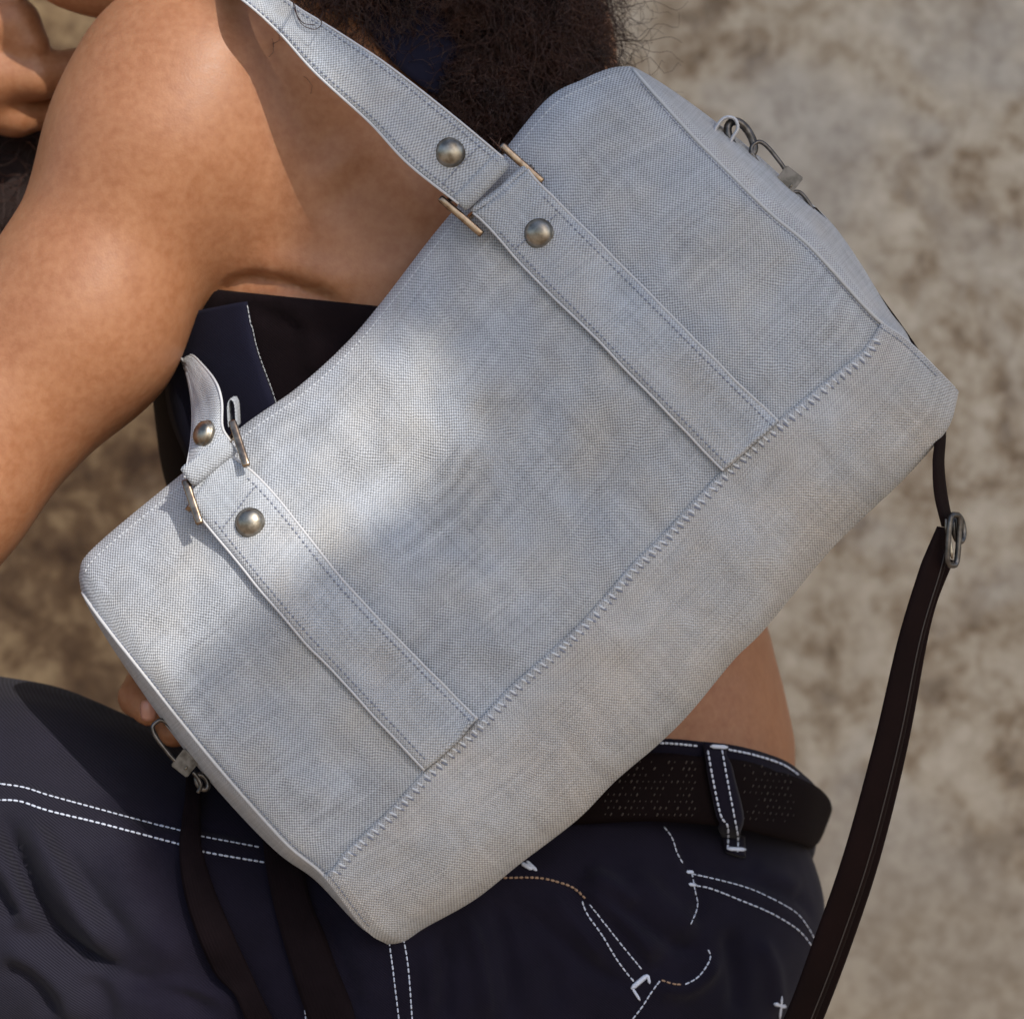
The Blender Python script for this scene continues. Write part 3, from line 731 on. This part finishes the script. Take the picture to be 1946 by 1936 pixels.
G, t2 = bagpt(s2[:, None] + 0 * A2, A2); du = np.gradient(G, axis=0); dv = np.gradient(G, axis=1); NN = np.cross(du, dv); NN /= np.linalg.norm(NN, axis=2)[..., None] + 1e-12
ctr = np.array(P(980, 960, YC))
if np.sum(NN[:, 5] * np.array([0, -1, 0])) < 0: NN = -NN
uvb = np.stack([s2[:, None] * 1480 + 0 * A2, np.where(A2 < .5, t2, 2 - t2) * 900], -1)
G1 = G + NN * .0016; lip = G[:, :1] + NN[:, :1] * .0002
Gall = np.concatenate([lip, G1], 1); uvall = np.concatenate([uvb[:, :1], uvb], 1)
bottom = mesh('bottom_panel', Gall.reshape(-1, 3), gridfaces(ns2, nb + 1), CLOTH_B, bag, uv=uvall.reshape(-1, 2))
bagb = bvh_of(front, bottom, *ends)
sp = Soup()
sm = [tuple(bagpx(s, tsm(s) + .011)) for s in np.linspace(.012, .985, 60)]
stitch_line(sp, bagb, sm, 15.5, 4, .00058, .0001, cross=7, jit=.35)
sp.build('seam_stitching', THREAD_G, bottom, stuff=True)
sp = Soup(); stitch_line(sp, bagb, [(x + 3, y + 4) for x, y in sm], 15.5, 4, .00055, .0001, cross=6.5, jit=.3)
sp.build('needle_hole', THREAD_D, bottom, stuff=True)
# piping on both end seams
for cvx, nm in ((0.0, -1), (1.0, 1)):
    t = np.linspace(.01, .995, 120); a = np.arccos(1 - 2 * t) / (2 * np.pi); g, _ = bagpt(np.full_like(a, cvx), a)
    sp = Soup(); sp.tube(g + np.array([0, -.0004, 0]), .0008, 8); sp.build('piping', CLOTH_B, bag)
    sp = Soup()
    q = bagpx(np.full(60, abs(cvx - .006 * (1 if cvx else -1))), np.linspace(.05, .95, 60)); stitch_line(sp, bagb, q, 9, 7, .0003, .0002); sp.build('seam_stitching', THREAD_D, ends[0 if cvx == 0 else 1], stuff=True)
# top zip hem: a double ridge along the top edge
sp = Soup(); q = bagpx(np.linspace(.03, .97, 90), np.full(90, .018)); stitch_line(sp, bagb, q, 10, 7, .0004, .0002); sp.build('hem_stitching', THREAD_G, front, stuff=True)

# hardware builders
def rivet(c, n, r, parent, sq=1.0):
    n = Vector(n).normalized(); u = n.orthogonal().normalized(); w = n.cross(u); v = []
    prof = [(1.02, -.25), (1.10, .0), (1.10, .10), (1.0, .16)] + [(math.cos(x), .16 + .62 * math.sin(x)) for x in np.linspace(.12, math.pi / 2 - .02, 12)]
    k = 28
    for rr, hh in prof:
        for j in range(k):
            an = 2 * math.pi * j / k; v.append(Vector(c) + (u * math.cos(an) + w * math.sin(an)) * r * rr + n * r * hh)
    f = gridfaces(len(prof), k, True) + [tuple((len(prof) - 1) * k + j for j in range(k))]
    return mesh('rivet', v, f, NICKEL, parent)
def barring(bars, rods, w, th, mat, parent, name='rectangular_ring'):
    """flat side bars joined by round cross rods that sit inside the cloth folds"""
    sp = Soup()
    for a_, b_ in bars:
        a_, b_ = P(*a_), P(*b_); m_ = 14; base = len(sp.v)
        d = (b_ - a_).normalized(); si = d.cross(Vector((0, -1, 0))).normalized(); up = si.cross(d); vv = []
        prof = [(x * w / 2, z * th / 2) for x, z in ((-1, -.45), (-.8, -.85), (-.4, -1), (.4, -1), (.8, -.85), (1, -.45), (1, .45), (.8, .85), (.4, 1), (-.4, 1), (-.8, .85), (-1, .45))]
        for k in range(m_):
            t = k / (m_ - 1); q = .82 if k in (0, m_ - 1) else 1
            t = min(max(t, 0), 1); c_ = a_.lerp(b_, t) if k not in (1, m_ - 2) else a_.lerp(b_, .035 if k == 1 else .965)
            for x, z in prof: vv.append(c_ + si * x * q + up * z * q)
        sp.add(vv, gridfaces(m_, 12, True) + [tuple(range(12))[::-1], tuple((m_ - 1) * 12 + k for k in range(12))])
    o = sp.build(name, mat, parent)
    sp = Soup()
    for a_, b_ in rods: sp.tube([P(*a_) if len(a_) == 3 and abs(a_[0]) > 5 else a_, P(*b_) if len(b_) == 3 and abs(b_[0]) > 5 else b_], .0014, 10)
    sp.build('cross_bar', mat, o); return o

# anchor straps sewn to the front
def anchor(A, B, rv, inset, nfold):
    n, m = 90, 14; g = drape(bagb, A, B, n, m, .0026); N = grid_normals(g)
    t = np.linspace(0, 1, n); lift = .0085 * np.clip(1 - t / .16, 0, 1) ** 1.3
    g = g + N * lift[:, None, None]
    o = shell('strap_anchor', g, .0030, CLOTH_S, bag); b = bvh_of(o)
    # folded end round the ring bar
    c0 = g[0]; ax = c0[-1] - c0[0]; dirn = g[0] - g[6]; dirn = dirn.mean(0); dirn /= np.linalg.norm(dirn); nn = N[0].mean(0)
    prof = [(0, .0), (.0022, -.0006), (.0034, -.0024), (.0032, -.0046), (.0018, -.0062), (-.001, -.0068), (-.006, -.0068), (-.020, -.0085)]
    G = np.array([[c0[j] + dirn * p[0] + nn * p[1] for j in range(m)] for p in spline(prof, 18)])
    shell('fold', G, .0022, CLOTH_S, o)
    h = hit(b, *rv, 0); rivet(h[0] - h[1] * .0004, h[1], .0062, o)
    sp = Soup(); Am = spline(A, 60); Bm = spline(B, 60)
    for fr in (inset, 1 - inset):
        ln = Am * (1 - fr) + Bm * fr; stitch_line(sp, b, ln[3:], 10.5, 6, .00042, .0002)
    k1 = nfold
    stitch_line(sp, b, [tuple(Am[k1] * .88 + Bm[k1] * .12), tuple(Am[k1] * .12 + Bm[k1] * .88)], 9, 6, .0004, .0002)
    sp.build('stitching', THREAD_D, o, stuff=True)
    # pale turned edges
    sp = Soup()
    for j in (0, m - 1): sp.tube(g[:, j] + N[:, j] * .0003, .0006, 6)
    sp.build('bound_edge', PIPE, o)
    q0 = c0[0] + dirn * .0012 - nn * .0034; q1 = c0[-1] + dirn * .0012 - nn * .0034
    return o, q0 - (q1 - q0) * .09, q1 + (q1 - q0) * .09
anc1, ra, rb = anchor([(917, 422), (1000, 512), (1100, 612), (1240, 756), (1378, 897)], [(1017, 341), (1100, 426), (1220, 546), (1350, 676), (1480, 805)], (1024, 444), .09, 7)
anc2, rc, rd = anchor([(377, 975), (403, 1003), (442, 1053), (560, 1196), (680, 1326), (806, 1461)], [(449, 877), (489, 908), (549, 974), (660, 1112), (790, 1246), (912, 1368)], (475, 993), .10, 5)

# rings
ya = hit(bagb, 965, 380)[0].y
yr = ya - .0085
yb_ = hit(bagb, 420, 960)[0].y
ring1 = barring([((952, 276, yr), (1031, 346, yr)), ((836, 376, yr), (916, 446, yr))], [((958, 286, yr + .002), (846, 388, yr + .002)), (tuple(ra), tuple(rb))], .0034, .0024, BRASS, bag)
ring2 = barring([((441, 800, yb_ - .004), (469, 886, yb_ - .013)), ((352, 912, yb_ - .006), (380, 996, yb_ - .013))], [((446, 825, yb_ - .004), (358, 922, yb_ - .004)), (tuple(rc), tuple(rd))], .0036, .0024, BRASS, bag)

# handle over the shoulder
y1 = ya - .012
A = [(872, 388, y1), (776, 312, y1 - .001), (704, 235, y1 + .003), (620, 159, y1 + .006), (584, 123, y1 + .008), (526, 58, y1 + .012), (450, -8, y1 + .018), (380, -50, .0), (330, -40, .05), (300, 200, .095), (290, 500, .085), (325, 655, .02), (350, 690, .0), (362, 745, yb_ + .036), (366, 800, yb_ + .022), (362, 850, yb_ + .004), (352, 908, yb_ - .010)]
B = [(957, 301, y1), (856, 217, y1), (740, 127, y1 + .005), (653, 69, y1 + .010), (610, 42, y1 + .014), (570, 18, y1 + .017), (505, -30, y1 + .025), (430, -100, .01), (380, -80, .06), (350, 200, .10), (340, 480, .09), (341, 652, .03), (372, 680, -.012), (408, 722, yb_ + .010), (421, 760, yb_ - .002), (422, 810, yb_ - .006), (438, 838, yb_ - .006)]
g = loft(A, B, 260, 14)
n, m, _ = g.shape
jitter = np.array([[.0006 * noise.noise(Vector((i * .09, j * .35, 3.3))) for j in range(m)] for i in range(n)]); g = g + grid_normals(g) * jitter[..., None]
handle = shell('handle', g, .0026, CLOTH_S, bag, bulge=.0004); hb = bvh_of(handle)
h = hit(hb, 856, 290); rivet(h[0] - h[1] * .0004, h[1], .0062, handle)
h = hit(hb, 388, 824); nv = (h[1] + Vector((-.75, -.35, .1))).normalized(); rivet(h[0] - h[1] * .0004, nv, .0060, handle)
sp = Soup()
Lw = spline([a[:2] for a in A[:7]], 60); Up = spline([b[:2] for b in B[:7]], 60)
for fr in (.10, .90): stitch_line(sp, hb, Lw * (1 - fr) + Up * fr, 10.5, 6, .00042, .0002)
stitch_line(sp, hb, [(838, 352), (918, 270)], 9, 6, .0004, .0002)
sp.build('stitching', THREAD_D, handle, stuff=True)
sp = Soup()
for j in (0, m - 1): sp.tube(g[:, j] + np.array([0, -.0005, 0]), .0006, 6)
sp.build('bound_edge', PIPE, handle)
def fold_over(c0, c1, d, name='fold'):                 # looped cloth end round a ring bar between pixel points c0,c1
    a0, a1 = np.array(P(*c0)), np.array(P(*c1)); dv = np.array(P(*d)) - np.array(P(d[0] - 10, d[1] - 10, d[2])); dv = np.array(P(c0[0] + d[0] - 0, c0[1] + d[1], c0[2])) - a0 if False else dv
    return a0, a1
def foldend(c0, c1, dpx, depth, name='fold', ln=.0045, tail=.018):
    a0, a1 = np.array(P(*c0)), np.array(P(*c1)); o = np.array(P(c0[0] + dpx[0], c0[1] + dpx[1], c0[2])) - a0; o /= np.linalg.norm(o); m = 14
    prof = [(-.004, -.0002), (0, .0), (ln * .55, .0008), (ln * .8, .0026), (ln * .7, .0048), (ln * .3, .0062), (-.002, .0068), (-tail, .0075)]
    G = np.array([[a0 + (a1 - a0) * (j / (m - 1)) + o * p[0] + np.array([0, 1, 0]) * p[1] for j in range(m)] for p in spline(prof, 20)])
    return shell(name, G, .0024, CLOTH_S, handle)
foldend((872, 388, y1 - .0004), (957, 301, y1 - .0004), (70, 68), 0)
foldend((353, 906, yb_ - .0105), (437, 840, yb_ - .0065), (26, 36), 0, ln=.006, tail=.005)
# small loop of the second handle behind the left ring
sp = Soup(); lp = PA([(434, 812, -.045), (432, 785, -.045), (433, 766, -.045), (439, 759, -.045), (445, 768, -.045), (447, 788, -.045), (448, 812, -.045)])
lp = spline(lp, 30); G = np.stack([lp, lp + np.array([.001, .012, .002])], 1); G = np.stack([G[:, 0] * (1 - k) + G[:, 1] * k for k in np.linspace(0, 1, 6)], 1)
shell('rear_handle', G, .0008, CLOTH_S, bag)

# right end: tab, ring, clasp and leather strap
def ringtube(cx, cy, y, rx, ry, rot, r, mat, name, parent, sq=2.0, n=40, tilt=.3):
    pts = []
    for k in range(n):
        an = 2 * math.pi * k / n; x = rx * math.copysign(abs(math.cos(an)) ** (2 / sq), math.cos(an)); z = ry * math.copysign(abs(math.sin(an)) ** (2 / sq), math.sin(an))
        X = x * math.cos(rot) - z * math.sin(rot); Z = x * math.sin(rot) + z * math.cos(rot); pts.append(P(cx + X, cy + Z, y + x * S * tilt))
    sp = Soup(); sp.tube(pts, r, 10, True); return sp.build(name, mat, parent)
ye = YC - .012
tabp = spline([(1352, 262), (1364, 238), (1378, 224), (1396, 226), (1402, 244), (1392, 262), (1382, 285)], 24)
G = np.array([[P(q[0], q[1], ye - .006 + .012 * k / 5) for k in range(6)] for q in tabp]); shell('ring_tab', G, .0016, PIPE, bag)
ring_r = ringtube(1408, 264, ye, 19, 36, R(-30), .0019, STEEL, 'd_ring', bag, 2.2)
strap = bpy.data.objects.new('shoulder_strap', bpy.data.meshes.new('shoulder_strap'))   # replaced below by the leather band
bpy.data.objects.remove(strap)
SL = [(1532, 392, ye), (1560, 436, ye), (1600, 490, ye + .006), (1655, 565, ye + .01), (1735, 690, ye + .015), (1775, 800, ye + .01), (1773, 880, ye), (1776, 940, ye), (1790, 1000, ye)]
SR = [(1552, 398, ye + .004), (1580, 430, ye + .006), (1614, 484, ye + .014), (1670, 560, ye + .018), (1760, 690, ye + .022), (1795, 800, ye + .018), (1794, 880, ye + .012), (1800, 940, ye + .01), (1812, 1000, ye + .008)]
strapA = shell('shoulder_strap', loft(SL, SR, 80, 8), .0022, LEATHER, bag)
ML = [(1782, 1000, ye), (1762, 1045, ye - .002), (1746, 1086, ye - .004), (1707, 1215, ye - .006), (1662, 1408, ye - .006), (1604, 1620, ye - .004), (1546, 1787, ye), (1489, 1937, ye + .004), (1400, 2120, ye + .01)]
MR = [(1806, 1004, ye + .006), (1800, 1050, ye + .004), (1792, 1090, ye + .002), (1755, 1215, ye), (1716, 1410, ye), (1662, 1622, ye + .002), (1606, 1790, ye + .006), (1548, 1940, ye + .01), (1470, 2130, ye + .015)]
shell('lower_strap', loft(ML, MR, 90, 10), .0028, LEATHER, strapA, bulge=.0006)
NL = [(1790, 1060, ye + .008), (1752, 1180, ye + .008), (1700, 1408, ye + .009), (1645, 1622, ye + .01), (1590, 1790, ye + .014), (1530, 1940, ye + .018), (1450, 2130, ye + .02)]
NR = [(1812, 1064, ye + .010), (1770, 1180, ye + .011), (1726, 1412, ye + .012), (1674, 1624, ye + .014), (1619, 1792, ye + .018), (1562, 1942, ye + .022), (1484, 2130, ye + .026)]
shell('under_strap', loft(NL, NR, 90, 8), .0024, LEATHER, strapA, bulge=.0002)
sp = Soup(); e1 = spline([(a[0] * .14 + b[0] * .86, a[1] * .14 + b[1] * .86, a[2] * .14 + b[2] * .86 - .0022) for a, b in zip(ML, MR)], 120); sp.tube(PA(e1), .00035, 6); sp.build('edge_line', BELTHI, strapA)
bk = ringtube(1812, 1026, ye - .002, 10, 48, R(4), .0014, STEEL, 'strap_buckle', strapA, 4.5, tilt=1.2)
ringtube(1822, 1005, ye + .006, 9, 24, R(-6), .0014, STEEL, 'buckle_keeper', bk, 2.2, tilt=1.2)
sp = Soup(); sp.pill(P(1797, 986, ye - .003), P(1810, 1062, ye - .004), .0012); sp.build('buckle_prong', NICKEL, bk)
def clasp(loopc, rx, ry, rot, bodyc, bw, bh, brot, y, stud, extra):
    o = ringtube(*loopc, y, rx, ry, rot, .0010, STEEL, 'clasp', bag, 3.2, tilt=.2)
    c = np.array(P(*bodyc, y)); ca, sa = math.cos(brot), math.sin(brot); bm = bmesh.new(); bmesh.ops.create_cube(bm, size=1.0)
    for v_ in bm.verts:
        x, d_, z = v_.co.x * bw * S * 1.15, v_.co.y * .004, v_.co.z * bh * S * 1.15; v_.co = Vector(c) + Vector((x * ca + z * sa, d_, -x * sa + z * ca))
    bmesh.ops.bevel(bm, geom=bm.edges[:], offset=.0005, segments=2, affect='EDGES'); me = bpy.data.meshes.new('clasp_body'); bm.to_mesh(me); bm.free(); link('clasp_body', me, STEEL, o, smooth=False)
    sp = Soup(); sp.pill(P(*stud, y - .0030), P(stud[0] + 3, stud[1] + 2, y - .0030), .0010); sp.build('stud', NICKEL, o)
    sp = Soup(); sp.tube(spline([P(*q, y) for q in extra], 20), .0010, 8); sp.build('swivel', STEEL, o)
    return o
clasp((1462, 310), 17, 46, R(-38), (1496, 346), 34, 40, R(38), ye, (1502, 352), [(1504, 366), (1520, 366), (1536, 384), (1546, 404)])
# left end clasp and webbing straps
yl = YC - .002
clasp((326, 1410), 18, 48, R(-38), (353, 1449), 32, 34, R(38), yl - .012, (352, 1458), [(366, 1466), (376, 1478), (382, 1492), (376, 1506)])
ringtube(384, 1486, yl - .008, 9, 15, R(-30), .0013, STEEL, 'swivel_ring', bag)
g = drape(jb, [(350, 1492), (349, 1530), (344, 1600), (350, 1666), (371, 1746), (411, 1837), (470, 1936), (520, 2010)],
          [(384, 1490), (381, 1520), (382, 1600), (400, 1673), (433, 1753), (473, 1833), (524, 1936), (574, 2010)], 80, 10, .0045)
w1 = shell('webbing_strap', g, .002, WEB, bag)
A2 = [(500, 1500), (498, 1582), (502, 1637), (521, 1728), (553, 1833), (590, 1936), (620, 2000)]; B2 = [(575, 1500), (574, 1590), (579, 1666), (597, 1728), (634, 1833), (677, 1936), (705, 2000)]
g = drape(jb, A2, B2, 60, 10, .003); w2 = shell('webbing_strap', g, .002, WEB, bag)
# a curl of hair caught on the handle
sp = Soup()
for pts in ([(560, 8), (566, 34), (578, 50), (600, 56), (612, 44), (604, 34)], [(556, 0), (562, 24), (576, 44), (598, 48)], [(930, 262), (940, 270), (950, 282)], [(952, 262), (948, 274), (952, 286)]):
    q = spline(pts, 20); yy = [(hit(hb, *p) or (Vector((0, y1, 0)),))[0].y - .0025 for p in q]; sp.tube(PA([(p[0], p[1], y) for p, y in zip(q, yy)]), .00022, 4)
sp.build('loose_curl', HAIR, person, stuff=True)
